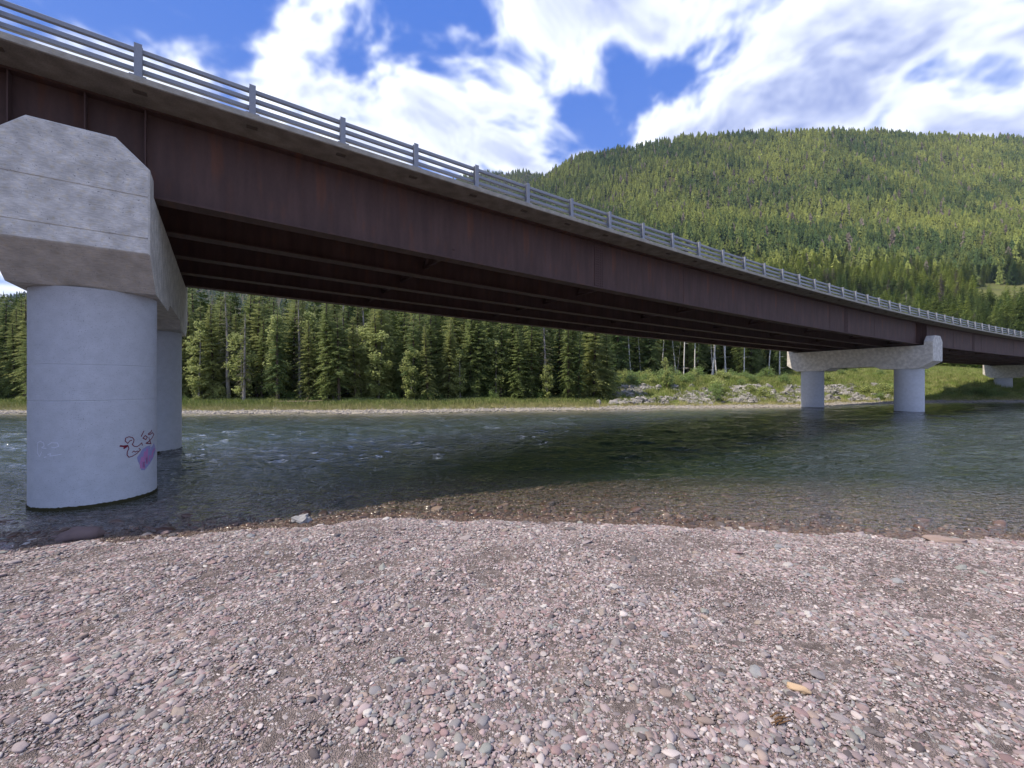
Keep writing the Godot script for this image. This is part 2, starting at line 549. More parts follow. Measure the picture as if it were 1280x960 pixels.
func cap_mesh() -> ArrayMesh:
	# hammerhead cap: outline in x (along the bridge) and y, lofted along -z (across it). z = 1.74 near end, -9.0 far end. y from the cap's soffit.
	var b := MB.new()
	var W := 1.0
	var secs := []                       # [z, bottom, chamfer start, top, top half width]
	var bot := func(z: float) -> float:
		if z > 0.85: return 0.584 * (z - 0.85) / 0.89
		if z < -8.15: return 0.584 * (-8.15 - z) / 0.85
		if z < -1.5 and z > -5.7:
			return 0.24 * minf(1.0, minf((-1.5 - z) / 0.5, (z + 5.7) / 0.5))
		return 0.0
	var post := [2.139, 2.59, 0.537]
	var seat := 1.845
	var zs := [1.715, 1.21, 1.20, 0.85, -1.5, -2.0, -5.2, -5.7, -8.15, -8.46, -8.47, -8.975]
	for z in zs:
		var up: bool = z > 1.205 or z < -8.465
		secs.append([z, bot.call(z), post[0] if up else seat - 0.02, post[1] if up else seat, post[2] if up else W - 0.02])
	var ring := func(s: Array, inset: float) -> Array:
		return [Vector3(-W + inset, s[1] + inset, 0), Vector3(W - inset, s[1] + inset, 0), Vector3(W - inset, s[2], 0), Vector3(s[4] - inset * 0.5, s[3] - inset, 0), Vector3(-s[4] + inset * 0.5, s[3] - inset, 0), Vector3(-W + inset, s[2], 0)]
	var rings := []
	for s in secs:
		var r: Array = ring.call(s, 0.0)
		for k in 6: r[k].z = s[0]
		rings.append(r)
	for i in rings.size() - 1:
		for k in 6:
			b.quad(rings[i][k], rings[i][(k + 1) % 6], rings[i + 1][(k + 1) % 6], rings[i + 1][k])
	# ends: an arris of 25 mm, then the face in lifts with recessed pour lines
	for e in 2:
		var s: Array = secs[0] if e == 0 else secs[secs.size() - 1]
		var zf := 1.74 if e == 0 else -9.0
		var sg := 1.0 if e == 0 else -1.0
		var outer: Array = rings[0] if e == 0 else rings[rings.size() - 1]
		var inner: Array = ring.call(s, 0.025)
		for k in 6: inner[k].z = zf
		for k in 6:
			b.quad(outer[k], outer[(k + 1) % 6], inner[(k + 1) % 6], inner[k])
		var half := func(y: float) -> float:
			if y <= s[2]: return W - 0.025
			return lerpf(W - 0.025, s[4] - 0.0125, (y - s[2]) / (s[3] - 0.025 - s[2]))
		var rows := [[inner[0].y, 0.0]]
		for line in [0.86, 1.62]:
			rows.append_array([[line - 0.014, 0.0], [line - 0.006, 0.014], [line + 0.006, 0.014], [line + 0.014, 0.0]])
		rows.append([s[2], 0.0])
		rows.append([s[3] - 0.025, 0.0])
		for i in rows.size() - 1:
			var y0: float = rows[i][0]
			var y1: float = rows[i + 1][0]
			var h0: float = half.call(y0)
			var h1: float = half.call(y1)
			b.quad(Vector3(-h0, y0, zf - sg * rows[i][1]), Vector3(h0, y0, zf - sg * rows[i][1]), Vector3(h1, y1, zf - sg * rows[i + 1][1]), Vector3(-h1, y1, zf - sg * rows[i + 1][1]))
	return b.mesh()

func column_mesh(h: float, R: float) -> ArrayMesh:
	# round column with two formwork joints cut in as shallow grooves
	var b := MB.new()
	var segs := []                       # [y0, r0, y1, r1, tilt of the normal]
	var y := -2.6
	for j in [1.985, 2.659]:
		segs.append_array([[y, R, j - 0.011, R, 0.0], [j - 0.011, R, j, R - 0.007, 0.7], [j, R - 0.007, j + 0.011, R, -0.7]])
		y = j + 0.011
	segs.append([y, R, h, R, 0.0])
	for s in segs:
		var base := b.v.size()
		for e in 2:
			for k in 96:
				var a := TAU * k / 96
				b.v.push_back(Vector3(sin(a) * s[1 + 2 * e], s[2 * e], cos(a) * s[1 + 2 * e]))
				b.n.push_back(Vector3(sin(a), s[4], cos(a)).normalized())
		for k in 96:
			var a := base + k
			var c := base + (k + 1) % 96
			b.ix.append_array(PackedInt32Array([a, a + 96, c, c, a + 96, c + 96]))
	return b.mesh()

func algae_mesh(R: float) -> ArrayMesh:
	var b := MB.new()
	var tops := []
	for k in 160:
		tops.append(0.03 + 0.03 * absf(n_fine.get_noise_2d(k * 13.0, 5.0)) + rf(0, 0.01))
	for k in 160:
		var a0 := TAU * k / 160
		var a1 := TAU * (k + 1) / 160
		var r := R + 0.012
		var t0: float = tops[k]
		var t1: float = tops[(k + 1) % 160]
		b.quad(Vector3(sin(a0) * r, -0.25, cos(a0) * r), Vector3(sin(a0) * r, t0, cos(a0) * r), Vector3(sin(a1) * r, t1, cos(a1) * r), Vector3(sin(a1) * r, -0.25, cos(a1) * r))
		b.quad(Vector3(sin(a0) * r, t0, cos(a0) * r), Vector3(sin(a0) * (R - 0.01), t0 + 0.01, cos(a0) * (R - 0.01)), Vector3(sin(a1) * (R - 0.01), t1 + 0.01, cos(a1) * (R - 0.01)), Vector3(sin(a1) * r, t1, cos(a1) * r))
	return b.mesh()

func paint_line(b: MB, pts: Array, R: float, yaw: float, w: float) -> void:
	# a brushed line on the column's face: [angle, height] pairs
	var p := []
	for i in pts.size() - 1:
		for s in 4:
			p.append(Vector2(lerpf(pts[i][0], pts[i + 1][0], s / 4.0), lerpf(pts[i][1], pts[i + 1][1], s / 4.0)))
	p.append(Vector2(pts[-1][0], pts[-1][1]))
	var on := func(q: Vector2) -> Vector3:
		var a := q.x / R + yaw
		return Vector3(sin(a) * (R + 0.003), q.y, cos(a) * (R + 0.003))
	for i in p.size():
		p[i].x *= R
	for i in p.size() - 1:
		var t: Vector2 = (p[i + 1] - p[i]).normalized()
		var s := Vector2(-t.y, t.x) * w * 0.5
		var e := t * w * 0.25
		b.quad(on.call(p[i] + s - e), on.call(p[i] - s - e), on.call(p[i + 1] - s + e), on.call(p[i + 1] + s + e))

func paint_patch(b: MB, pts: Array, R: float, yaw: float, lift: float) -> void:
	var poly := PackedVector2Array()
	for q in pts:
		poly.push_back(Vector2(q[0], q[1]))
	var c := Vector2.ZERO
	for q in poly:
		c += q / poly.size()
	for i in poly.size():
		var p0 := poly[i]
		var p1 := poly[(i + 1) % poly.size()]
		for s in 4:
			var f0 := s / 4.0
			var f1 := (s + 1) / 4.0
			var cs := []
			for q in [c.lerp(p0, f0), c.lerp(p1, f0), c.lerp(p1, f1), c.lerp(p0, f1)]:
				cs.append(Vector3(sin(q.x + yaw) * (R + lift), q.y, cos(q.x + yaw) * (R + lift)))
			b.quad(cs[0], cs[1], cs[2], cs[3])

func build_piers() -> void:
	var cap := cap_mesh()
	var R := 0.9315
	var bearing := box_mesh(Vector3(0.5, 0.10, 0.5))
	var labels := ["concrete bridge pier with painted scribbles, standing at the gravel shore", "concrete bridge pier standing in the water near the far rocky bank", "concrete bridge pier standing on the grassy far bank under the bridge", "concrete bridge pier on the near land behind the gravel bar"]
	var ts := [0.0, 48.9, 97.5, -48.8]
	for i in 4:
		var t: float = ts[i]
		var q := square(t, 1.72, 0.0)
		var soffit := 4.096 + grade(t)
		q.origin.y = 0.0
		var p := thing("bridge_pier", q.origin, labels[i], "pier", "piers of the bridge")
		p.basis = q.basis
		part("cap", cap, M.cap, p, Transform3D(Basis(), Vector3(0, soffit, 0)))
		var cm := column_mesh(soffit - 0.002, R)
		for k in 2:
			var z := -7.17 * k
			var c := part("column", cm, M.column, p, Transform3D(Basis(), Vector3(0, 0, z)))
			if i < 2:
				part("algae_rim", algae_mesh(R), M.algae, c)
			if i == 0 and k == 0:
				graffiti(c, R, -atan2(q.basis.x.z, q.basis.x.x) * -1.0)
		for g in 5:
			part("bearing", bearing, M.dark, p, Transform3D(Basis(), Vector3(0, soffit + 1.888, 0.72 - g * 2.2325)))

func graffiti(c: Node, R: float, yaw: float) -> void:
	var red := mat(lin(0.16, 0.012, 0.03), 0.7)
	var b := MB.new()
	var line := func(l: Array, w: float) -> void:
		var m := MB.new()
		paint_line(m, l, R, yaw, w)
		part("graffiti_line", m.mesh(), red, c).set_meta("label", "dark red painted line")
	for l in [[[1.263, 1.129], [1.217, 1.181], [1.227, 1.237], [1.284, 1.257], [1.349, 1.234], [1.383, 1.183], [1.366, 1.127], [1.344, 1.095], [1.383, 1.055], [1.443, 1.041], [1.494, 1.063], [1.548, 1.104], [1.562, 1.048]],
			[[1.263, 1.094], [1.284, 1.022], [1.255, 0.969], [1.25, 0.901], [1.284, 0.852], [1.349, 0.862], [1.443, 0.906], [1.52, 0.965], [1.481, 1.0]],
			[[1.344, 0.939], [1.378, 0.963], [1.407, 0.935], [1.443, 0.953], [1.481, 0.93]], [[1.273, 1.133], [1.295, 1.171], [1.338, 1.18]]]:
		line.call(l, 0.016)
	for l in [[[1.134, 1.094], [1.192, 1.081], [1.263, 1.083]], [[1.197, 1.04], [1.263, 1.083]]]:
		line.call(l, 0.032)
	for l in [[[1.534, 1.236], [1.569, 1.291], [1.598, 1.336]], [[1.576, 1.195], [1.636, 1.242], [1.694, 1.199], [1.652, 1.156], [1.576, 1.195]], [[1.721, 1.268], [1.798, 1.29], [1.843, 1.329]],
			[[1.721, 1.25], [1.809, 1.253], [1.866, 1.277], [1.948, 1.225]], [[1.652, 1.078], [1.758, 1.112], [1.866, 1.173], [1.933, 1.227]], [[1.652, 1.078], [1.82, 1.05], [1.758, 1.137], [1.743, 1.187]]]:
		line.call(l, 0.02)
	b = MB.new()
	paint_patch(b, [[1.456, 0.751], [1.443, 0.824], [1.507, 0.896], [1.562, 0.971], [1.669, 1.015], [1.778, 1.013], [1.948, 1.04], [2.037, 0.929], [2.017, 0.832], [1.892, 0.726], [1.758, 0.626], [1.621, 0.531], [1.534, 0.548], [1.507, 0.648]], R, yaw, 0.002)
	part("graffiti_patch", b.mesh(), mat(lin(0.27, 0.27, 0.46), 0.8), c).set_meta("label", "lilac sprayed patch")
	b = MB.new()
	for l in [[[1.534, 0.60], [1.53, 0.70], [1.56, 0.80]], [[1.60, 0.58], [1.60, 0.72], [1.63, 0.90]], [[1.68, 0.66], [1.68, 0.80], [1.69, 0.95]], [[1.76, 0.70], [1.77, 0.80]], [[1.85, 0.76], [1.88, 0.86], [1.98, 0.92]]]:
		paint_line(b, l, R, yaw, 0.055)
	part("graffiti_patch", b.mesh(), mat(lin(0.44, 0.20, 0.40), 0.8), c).set_meta("label", "pink sprayed patch")
	var pale := mat(lin(0.62, 0.64, 0.72), 0.8)
	for l in [[[-0.182, 1.221], [-0.111, 1.263], [-0.039, 1.23], [-0.027, 1.175], [-0.078, 1.141], [0.013, 1.128]], [[-0.173, 1.207], [-0.173, 1.044], [-0.128, 0.983], [-0.078, 1.066]], [[0.042, 1.189], [0.109, 1.233], [0.21, 1.227], [0.228, 1.165], [0.161, 1.139], [0.109, 1.154]], [[0.042, 1.018], [0.096, 1.038], [0.083, 0.991], [0.21, 1.008], [0.27, 1.02]], [[-0.031, 0.964], [0.013, 0.978]]]:
		b = MB.new()
		paint_line(b, l, R, yaw, 0.014)
		part("graffiti_stroke", b.mesh(), pale, c).set_meta("label", "faint white painted stroke")

# ------------------------------------------------------------------ stones
func stone_mesh(sd: int, rough: float, sub: int) -> ArrayMesh:
	# a rounded or angular stone of unit half-size
	var f := (1.0 + sqrt(5.0)) / 2.0
	var pts := []
	for p in [[-1, f, 0], [1, f, 0], [-1, -f, 0], [1, -f, 0], [0, -1, f], [0, 1, f], [0, -1, -f], [0, 1, -f], [f, 0, -1], [f, 0, 1], [-f, 0, -1], [-f, 0, 1]]:
		pts.append(Vector3(p[0], p[1], p[2]).normalized())
	var tris := [[0, 11, 5], [0, 5, 1], [0, 1, 7], [0, 7, 10], [0, 10, 11], [1, 5, 9], [5, 11, 4], [11, 10, 2], [10, 7, 6], [7, 1, 8], [3, 9, 4], [3, 4, 2], [3, 2, 6], [3, 6, 8], [3, 8, 9], [4, 9, 5], [2, 4, 11], [6, 2, 10], [8, 6, 7], [9, 8, 1]]
	for s in sub:
		var mid := {}
		var out := []
		for t in tris:
			var m := []
			for e in 3:
				var a: int = t[e]
				var c: int = t[(e + 1) % 3]
				var key := mini(a, c) * 10000 + maxi(a, c)
				if not mid.has(key):
					mid[key] = pts.size()
					pts.append(((pts[a] + pts[c]) / 2.0).normalized())
				m.append(mid[key])
			out.append_array([[t[0], m[0], m[2]], [t[1], m[1], m[0]], [t[2], m[2], m[1]], m])
		tris = out
	var nz := FastNoiseLite.new()
	nz.seed = sd
	nz.frequency = 0.75
	nz.fractal_octaves = 3
	var b := MB.new()
	for p in pts:
		b.v.push_back(p * (1.0 + rough * nz.get_noise_3dv(p)))
	for t in tris:
		b.ix.append_array(PackedInt32Array([t[0], t[2], t[1]]))
	if rough < 0.8:
		b.n.resize(b.v.size())
		for t in tris:
			var nn := (b.v[t[1]] - b.v[t[0]]).cross(b.v[t[2]] - b.v[t[0]])
			for k in 3: b.n[t[k]] += nn
		for i in b.n.size(): b.n[i] = b.n[i].normalized()
		return b.mesh()
	var fl := MB.new()
	for t in tris:
		fl.tri(b.v[t[0]], b.v[t[2]], b.v[t[1]])
	return fl.mesh()

var TONES := [[0.36, 0.32, 0.325], [0.42, 0.365, 0.37], [0.30, 0.275, 0.28], [0.43, 0.35, 0.35], [0.33, 0.335, 0.35], [0.53, 0.50, 0.49], [0.33, 0.245, 0.245], [0.17, 0.155, 0.16], [0.38, 0.325, 0.335], [0.62, 0.59, 0.57], [0.33, 0.34, 0.325], [0.38, 0.32, 0.285]]
func stone_color(wet: bool) -> Color:
	var t: Array = TONES[rng.randi() % TONES.size()]
	var k := rf(0.72, 1.18)
	if wet:
		return Color(t[0] * k * 0.29, t[1] * k * 0.225, t[2] * k * 0.18)
	return Color(t[0] * k * 1.01, t[1] * k * 0.955, t[2] * k * 0.965)

func stone_at(x: float, d: float, s: float, lift := 0.15) -> Transform3D:
	var b := Basis.from_euler(Vector3(rf(-0.3, 0.3), rf(0, TAU), rf(-0.3, 0.3)))
	b = b * Basis.from_scale(Vector3(s * rf(0.95, 1.7), s * rf(0.35, 0.7), s * rf(0.7, 1.1)))
	return Transform3D(b, on_ground(x, d, s * lift))

func build_gravel(bar: Node) -> void:
	var kinds := []
	for i in 6:
		kinds.append(stone_mesh(100 + i, 0.55, 1))
	var where := [[], [], [], [], [], []]
	var tint := [[], [], [], [], [], []]
	var wwet := [[], [], [], [], [], []]
	var twet := [[], [], [], [], [], []]
	for i in 350000:
		var d := sqrt(rf(1.2 * 1.2, 7.6 * 7.6))
		var x := rf(-1.36, 1.36) * d + rf(-0.3, 0.3)
		var nd := near_d(x)
		if d > nd + 0.1:
			continue
		var patch := n_mid.get_noise_2d(x * 30.0 + 300.0, d * 30.0)
		var s := 0.0063 * exp(rng.randfn() * 0.5)
		if patch < -0.12:
			if rng.randf() < 0.25:
				continue
			s *= 0.75
		elif patch > 0.2:
			s *= 1.1
		s = minf(s, 0.028)
		if d > nd - 1.0 and d > 4.5:
			s *= 1.3
		var k := rng.randi() % 6
		var wet := d > nd - 0.42 - 0.35 * sstep(-2.0, -5.0, x) - 0.45 * n_mid.get_noise_2d(x * 40.0, 90.0)
		if wet:
			wwet[k].append(stone_at(x, d, s)); twet[k].append(stone_color(true))
		else:
			where[k].append(stone_at(x, d, s)); tint[k].append(stone_color(false))
	for i in 50000:                      # fine grit close by
		var d := sqrt(rf(1.2 * 1.2, 3.6 * 3.6))
		var x := rf(-1.36, 1.36) * d
		var k := rng.randi() % 6
		where[k].append(stone_at(x, d, rf(0.004, 0.008))); tint[k].append(stone_color(false))
	for i in 52000:                      # cobbles on the river bed
		var u := pow(rng.randf(), 1.5) * 9.0
		var x := rf(-15.0, 15.0)
		var d := near_d(x) + u - 0.1
		if absf(x) > 1.4 * d:
			continue
		var k := rng.randi() % 6
		wwet[k].append(stone_at(x, d, 0.022 * exp(rng.randfn() * 0.45))); twet[k].append(stone_color(true))
	for k in 6:
		multi("pebbles", kinds[k], M.pebble, where[k], tint[k], bar)
		multi("wet_pebbles", kinds[k], M.pebble_wet, wwet[k], twet[k], bar)
	# the larger stones, one by one
	var big := []
	for i in 5:
		big.append(stone_mesh(200 + i, 0.5, 2))
	var mats := []
	for t in TONES:
		var m := mat(lin(t[0], t[1], t[2]), 0.85, 0.3)
		m.albedo_texture = M.pebble.albedo_texture
		m.uv1_triplanar = true
		m.uv1_scale = Vector3(0.4, 0.4, 0.4)
		mats.append(m)
	for i in 290:
		var d := sqrt(rf(1.5 * 1.5, 6.6 * 6.6))
		var x := rf(-1.3, 1.3) * d
		if d > near_d(x) - 0.15:
			d = near_d(x) - rf(0.1, 1.2)
		var s := rf(0.014, 0.026) * (1.0 + 0.22 * d * rng.randf())
		part("stone", big[i % 5], mats[rng.randi() % mats.size()], bar, stone_at(x, d, s, 0.2))

# ------------------------------------------------------------------ plants
func conifer_crown(sd: int, h: float, rmax: float, bare: float, thin: float, coarse := 1.0) -> ArrayMesh:
	var r := RandomNumberGenerator.new()
	r.seed = sd
	var b := MB.new()
	var y := h * bare
	while y < h * 0.985:
		var f := (y - h * bare) / (h * (1.0 - bare))
		var cnt := 6 if f < 0.85 else 4
		var lean := r.randf() * TAU
		for k in cnt:
			if r.randf() < thin:
				continue
			var az := lean + TAU * k / cnt + r.randf_range(-0.45, 0.45)
			var L := (rmax * pow(1.0 - f, 0.75) * r.randf_range(0.6, 1.12) + 0.16) * (0.75 + 0.25 * minf(1.0, f * 6.0))
			var out := Vector3(cos(az), 0, sin(az))
			var side := Vector3(-out.z, 0, out.x)
			var rise := lerpf(-0.35, 0.65, f) + r.randf_range(-0.12, 0.12)
			var base := Vector3(0, y + r.randf_range(-0.1, 0.1), 0)
			var steps := (5 if L > 0.7 else 3) if coarse < 1.5 else 3
			for s in steps:
				var u := (s + 0.55) / steps
				var p := base + out * L * u + Vector3.UP * (rise * L * u - 0.30 * L * u * u)
				var tl := (L * 0.42 * (1.05 - u * 0.72) + 0.09) * (1.0 if coarse < 1.5 else 1.3)
				for sg in [-1.0, 1.0]:
					var dir: Vector3 = (out * r.randf_range(0.55, 0.9) + side * sg * r.randf_range(0.6, 0.95) + Vector3.UP * r.randf_range(-0.42, 0.05)).normalized()
					var w := tl * r.randf_range(0.26, 0.38)
					var across := dir.cross(Vector3(r.randf_range(-0.3, 0.3), 1, r.randf_range(-0.3, 0.3))).normalized()
					b.tri(p - dir * w * 0.4 + across * w * 0.3, p + dir * tl, p - across * w * 0.8)
					b.tri(p + dir * tl * 0.2 + across * w * 0.7, p + dir * tl * 0.85 - Vector3.UP * tl * 0.22, p + dir * tl * 0.1 - Vector3.UP * w * 0.9)
			var tip := base + out * L + Vector3.UP * (rise * L - 0.30 * L)
			b.tri(tip - out * L * 0.4 + side * 0.09, tip - out * L * 0.4 - side * 0.09, tip + out * 0.12)
		y += lerpf(0.34, 0.2, f) * r.randf_range(0.8, 1.2) * coarse
	b.tri(Vector3(-0.07, h * 0.95, 0), Vector3(0.07, h * 0.95, 0.02), Vector3(0, h * 1.03, 0))
	b.tri(Vector3(0, h * 0.95, -0.07), Vector3(0, h * 0.95, 0.07), Vector3(0, h * 1.03, 0))
	return b.mesh()

func trunk_mesh(h: float, r0: float, lean: float, sd: int) -> ArrayMesh:
	var r := RandomNumberGenerator.new()
	r.seed = sd
	var b := MB.new()
	var pts := []
	var rad := []
	var a := r.randf() * TAU
	for i in 8:
		var u := i / 7.0
		pts.append(Vector3(cos(a) * lean * u * h + 0.04 * h * 0.1 * sin(u * 7.0), -0.3 + u * (h + 0.3), sin(a) * lean * u * h))
		rad.append(r0 * (1.0 - 0.9 * u) + 0.012)
	b.tube(pts, rad, 7)
	for k in 9:                          # dead snags and lower limbs
		var u := r.randf_range(0.12, 0.8)
		var p: Vector3 = pts[int(u * 7.0)]
		var z := r.randf() * TAU
		var L := h * 0.07 * r.randf_range(0.5, 1.2)
		b.tube([p, p + Vector3(cos(z) * L, -0.05, sin(z) * L)], [r0 * 0.16, 0.008], 4)
	return b.mesh()

func leaf_crown(sd: int, h: float, rx: float, y0: float, count: int, leaf: float, clumps: int) -> ArrayMesh:
	var r := RandomNumberGenerator.new()
	r.seed = sd
	var b := MB.new()
	var cs := []
	for i in clumps:
		var f := r.randf()
		var rr := rx * sqrt(sin(PI * clampf(0.12 + f * 0.86, 0, 1))) * r.randf_range(0.25, 0.95)
		var a := r.randf() * TAU
		cs.append([Vector3(cos(a) * rr, y0 + (h - y0) * f, sin(a) * rr), r.randf_range(0.28, 0.5) * rx])
	for i in count:
		var c: Array = cs[r.randi() % cs.size()]
		var dir := Vector3(r.randfn(), r.randfn() * 0.8, r.randfn()).normalized()
		var p: Vector3 = c[0] + dir * c[1] * pow(r.randf(), 0.4)
		var q := Basis.from_euler(Vector3(r.randf_range(-0.9, 0.9), r.randf() * TAU, r.randf_range(-0.9, 0.9)))
		var s := leaf * r.randf_range(0.6, 1.3)
		b.quad(p + q * Vector3(-s, 0, 0), p + q * Vector3(0, 0, s * 0.55), p + q * Vector3(s, 0.1 * s, 0), p + q * Vector3(0, 0, -s * 0.55))
	return b.mesh()

func hill_tree_mesh(sd: int, tiers: int, width: float) -> ArrayMesh:
	# a ragged conifer ten units tall for the far slopes
	var r := RandomNumberGenerator.new()
	r.seed = sd
	var b := MB.new()
	var spokes := 14
	for i in tiers:
		var f := float(i) / tiers
		var y0 := 0.5 + 9.2 * f
		var y1 := minf(10.0, y0 + 19.0 / tiers)
		var R := width * pow(1.0 - f, 0.8) * r.randf_range(0.75, 1.2) + 0.14
		var pts := []
		var sh := r.randf() * TAU
		for k in spokes:
			var a := sh + TAU * (k + r.randf_range(-0.35, 0.35)) / spokes
			var rr := R * (1.0 if k % 2 == 0 else 0.45) * r.randf_range(0.6, 1.25)
			pts.append(Vector3(cos(a) * rr, y0 + r.randf_range(-0.45, 0.35), sin(a) * rr))
		var top := Vector3(r.randf_range(-0.12, 0.12), y1, r.randf_range(-0.12, 0.12))
		for k in spokes:
			b.tri(top, pts[k], pts[(k + 1) % spokes])
	return b.mesh()

func tree(called: String, at: Vector3, s: float, trunk: Mesh, bark: Material, crown: Mesh, leaf: Material, label: String, cat: String, group: String) -> void:
	var o := thing(called, at, label, cat, group)
	o.basis = Basis.from_euler(Vector3(rf(-0.05, 0.05), rf(0, TAU), rf(-0.05, 0.05))) * Basis.from_scale(Vector3(s * rf(0.85, 1.15), s, s * rf(0.85, 1.15)))
	part("trunk", trunk, bark, o)
	if crown:
		part("crown", crown, leaf, o)

func build_forest() -> void:
	# conifers, 10 m tall as modelled
	var crowns := []
	for a in [[1, 1.9, 0.04, 0.05], [2, 1.5, 0.06, 0.12], [3, 2.1, 0.03, 0.04], [4, 1.35, 0.14, 0.22], [5, 1.7, 0.08, 0.14], [6, 1.9, 0.22, 0.18]]:
		crowns.append(conifer_crown(a[0], 10.0, a[1], a[2], a[3]))
	var snag := conifer_crown(9, 10.0, 0.85, 0.2, 0.62)
	var trunks := []
	for k in 3:
		trunks.append(trunk_mesh(9.9, 0.17, 0.0, 50 + k))
	var kinds := [["needle_dark", "dark green"], ["needle_mid", "mid green"], ["needle_olive", "light olive"]]
	var shapes := ["broad full", "slim loose", "wide-skirted dense", "narrow thin", "middling pointed", "bare-stemmed"]
	var places := ["at the grass edge of the forest wall", "just behind the forest wall's front trees", "in the middle of the forest wall", "at the back of the forest wall"]
	var rows := [[6.2, 1.5, 6.5, 10.2], [8.6, 1.6, 8.0, 11.5], [11.5, 1.9, 9.5, 12.5], [15.0, 2.3, 10.5, 13.5]]
	for r in rows:
		var x := -58.0
		while x < 9.0:
			x += rf(0.65, 1.4) * r[1]
			var xx := x + rf(-0.3, 0.3)
			var d: float = far_d(xx) + r[0] + rf(-1.3, 1.3)
			if absf(xx) > 1.42 * d:
				continue
			var h := rf(r[2], r[3])
			var c := rng.randi() % 6
			if rng.randf() < 0.045:
				tree("dead_tree", on_ground(xx, d), h / 10.0 * 1.08, trunks[c % 3], M.bark_grey, snag, M.needle_grey, "%s bare grey dead conifer %s" % ["tall" if h > (r[2] + r[3]) / 2.0 else "short", places[rows.find(r)]], "dead tree", "dead conifers in the forest wall")
				continue
			var k: Array = kinds[[0, 1, 1, 2, 2, 1][rng.randi() % 6]]
			tree("conifer_tree", on_ground(xx, d), h / 10.0, trunks[c % 3], M.bark, crowns[c], M[k[0]], "%s %s %s conifer %s" % ["tall" if h > (r[2] + r[3]) / 2.0 else "short", shapes[c], k[1], places[rows.find(r)]], "tree", "conifers of the forest wall")
	# light broadleaf trees in the front of the wall
	var leafy := [leaf_crown(61, 8.0, 1.5, 0.8, 2600, 0.15, 44), leaf_crown(62, 8.0, 1.25, 0.6, 2300, 0.14, 40)]
	var leafy_trunk := trunk_mesh(7.4, 0.11, 0.02, 66)
	for p in [[-21.6, 6.0, 0.98], [-24.6, 5.6, 0.86], [-16.4, 5.4, 0.72], [-12.6, 6.2, 0.9], [-33.0, 5.5, 0.8], [-5.0, 6.2, 0.62], [3.5, 5.5, 0.5], [-37.0, 6.0, 0.75], [-28.5, 5.8, 0.9], [-9.4, 5.6, 0.66], [-19.0, 7.0, 1.05], [-1.6, 6.8, 0.85], [-14.6, 7.4, 1.0]]:
		tree("broadleaf_tree", on_ground(p[0], far_d(p[0]) + p[1]), p[2], leafy_trunk, M.bark_grey, leafy[rng.randi() % 2], M.leaf_light, "%s pale yellow-green broadleaf tree at the front of the forest wall" % ("tall" if p[2] > 0.88 else "middle-sized" if p[2] > 0.7 else "small"), "tree", "pale broadleaf trees at the forest edge")
	# birches with bare white stems on the bench above the rocks
	var bt := []
	for k in 3:
		bt.append(trunk_mesh(11.0, 0.085, 0.02 + 0.035 * k, 80 + k))
	var bc := [leaf_crown(71, 12.0, 1.5, 6.0, 1500, 0.15, 30), leaf_crown(72, 12.0, 1.3, 5.4, 1300, 0.15, 26)]
	for i in 30:
		var x := rf(7.0, 44.0)
		var d := far_d(x) + rf(15.5, 27.0)
		tree("birch_tree", on_ground(x, d), rf(0.8, 1.1), bt[i % 3], M.birch, bc[i % 2], M.leaf_birch, "%s white-stemmed birch with %s crown on the bench above the rocks" % [["upright", "slightly leaning", "strongly leaning"][i % 3], ["wide", "narrow"][i % 2]], "tree", "white-stemmed birches above the rocky bank")
	for i in 62:
		var x := rf(6.0, 62.0)
		var d := far_d(x) + rf(18.5, 34.0)
		var k: Array = kinds[rng.randi() % 2]
		tree("conifer_tree", on_ground(x, d), rf(0.9, 1.3), trunks[i % 3], M.bark, crowns[i % 6], M[k[0]], "%s %s conifer %s the white-stemmed birches above the rocks" % [shapes[i % 6], k[1], "close behind" if d - far_d(x) < 26.0 else "far behind"], "tree", "conifers behind the birches")
	# a young light tree in the middle of the rocky bank, and one tall pine on the slope
	var yx := 17.6
	tree("young_tree", on_ground(yx, far_d(yx) + 7.5), 0.44, leafy_trunk, M.bark, leafy[1], M.leaf_light, "young light green tree growing alone on the rocky bank", "tree", "")
	var px := 138.0
	tree("pine_tree", on_ground(px, 144.0), 2.3, trunks[0], M.bark_grey, crowns[5], M.needle_mid, "tall pine with bare lower stem rising above the bridge deck", "tree", "")
	# bushes
	var bush := [leaf_crown(91, 1.5, 1.1, 0.15, 900, 0.10, 22), leaf_crown(92, 1.2, 1.3, 0.1, 900, 0.10, 22)]
	var stems := MB.new()
	for k in 7:
		var z := k * 0.9
		stems.tube([Vector3(0, -0.1, 0), Vector3(cos(z) * 0.5, 0.9, sin(z) * 0.5)], [0.025, 0.008], 4)
	var stem := stems.mesh()
	for i in 95:
		var x := rf(6.0, 70.0)
		var v := rf(8.5, 15.5)
		if i % 8 == 0: v = rf(3.0, 8.0)
		if x > 44.0: v = rf(3.0, 6.0) if i % 2 else rf(6.0, 34.0)
		var s := rf(0.45, 0.95)
		var pale := rng.randf() < 0.4
		var spot := "in front of the birches, above the rocks"
		if x > 44.0: spot = "on the grassy slope beneath the bridge" if v > 6.0 else "at the waterside under the grassy slope"
		elif v < 8.0: spot = "growing among the light rocks of the bank"
		var o := thing("bush", on_ground(x, far_d(x) + v), "%s %s %s bush %s" % ["large" if s > 0.7 else "small", "pale green" if pale else "deep green", ["rounded", "spreading"][i % 2], spot], "bush", "bushes of the far bank")
		o.basis = Basis.from_euler(Vector3(0, rf(0, TAU), 0)) * Basis.from_scale(Vector3(s, s * rf(0.8, 1.2), s))
		part("stems", stem, M.bark, o)
		part("foliage", bush[i % 2], M.leaf_light if pale else M.leaf_green, o)
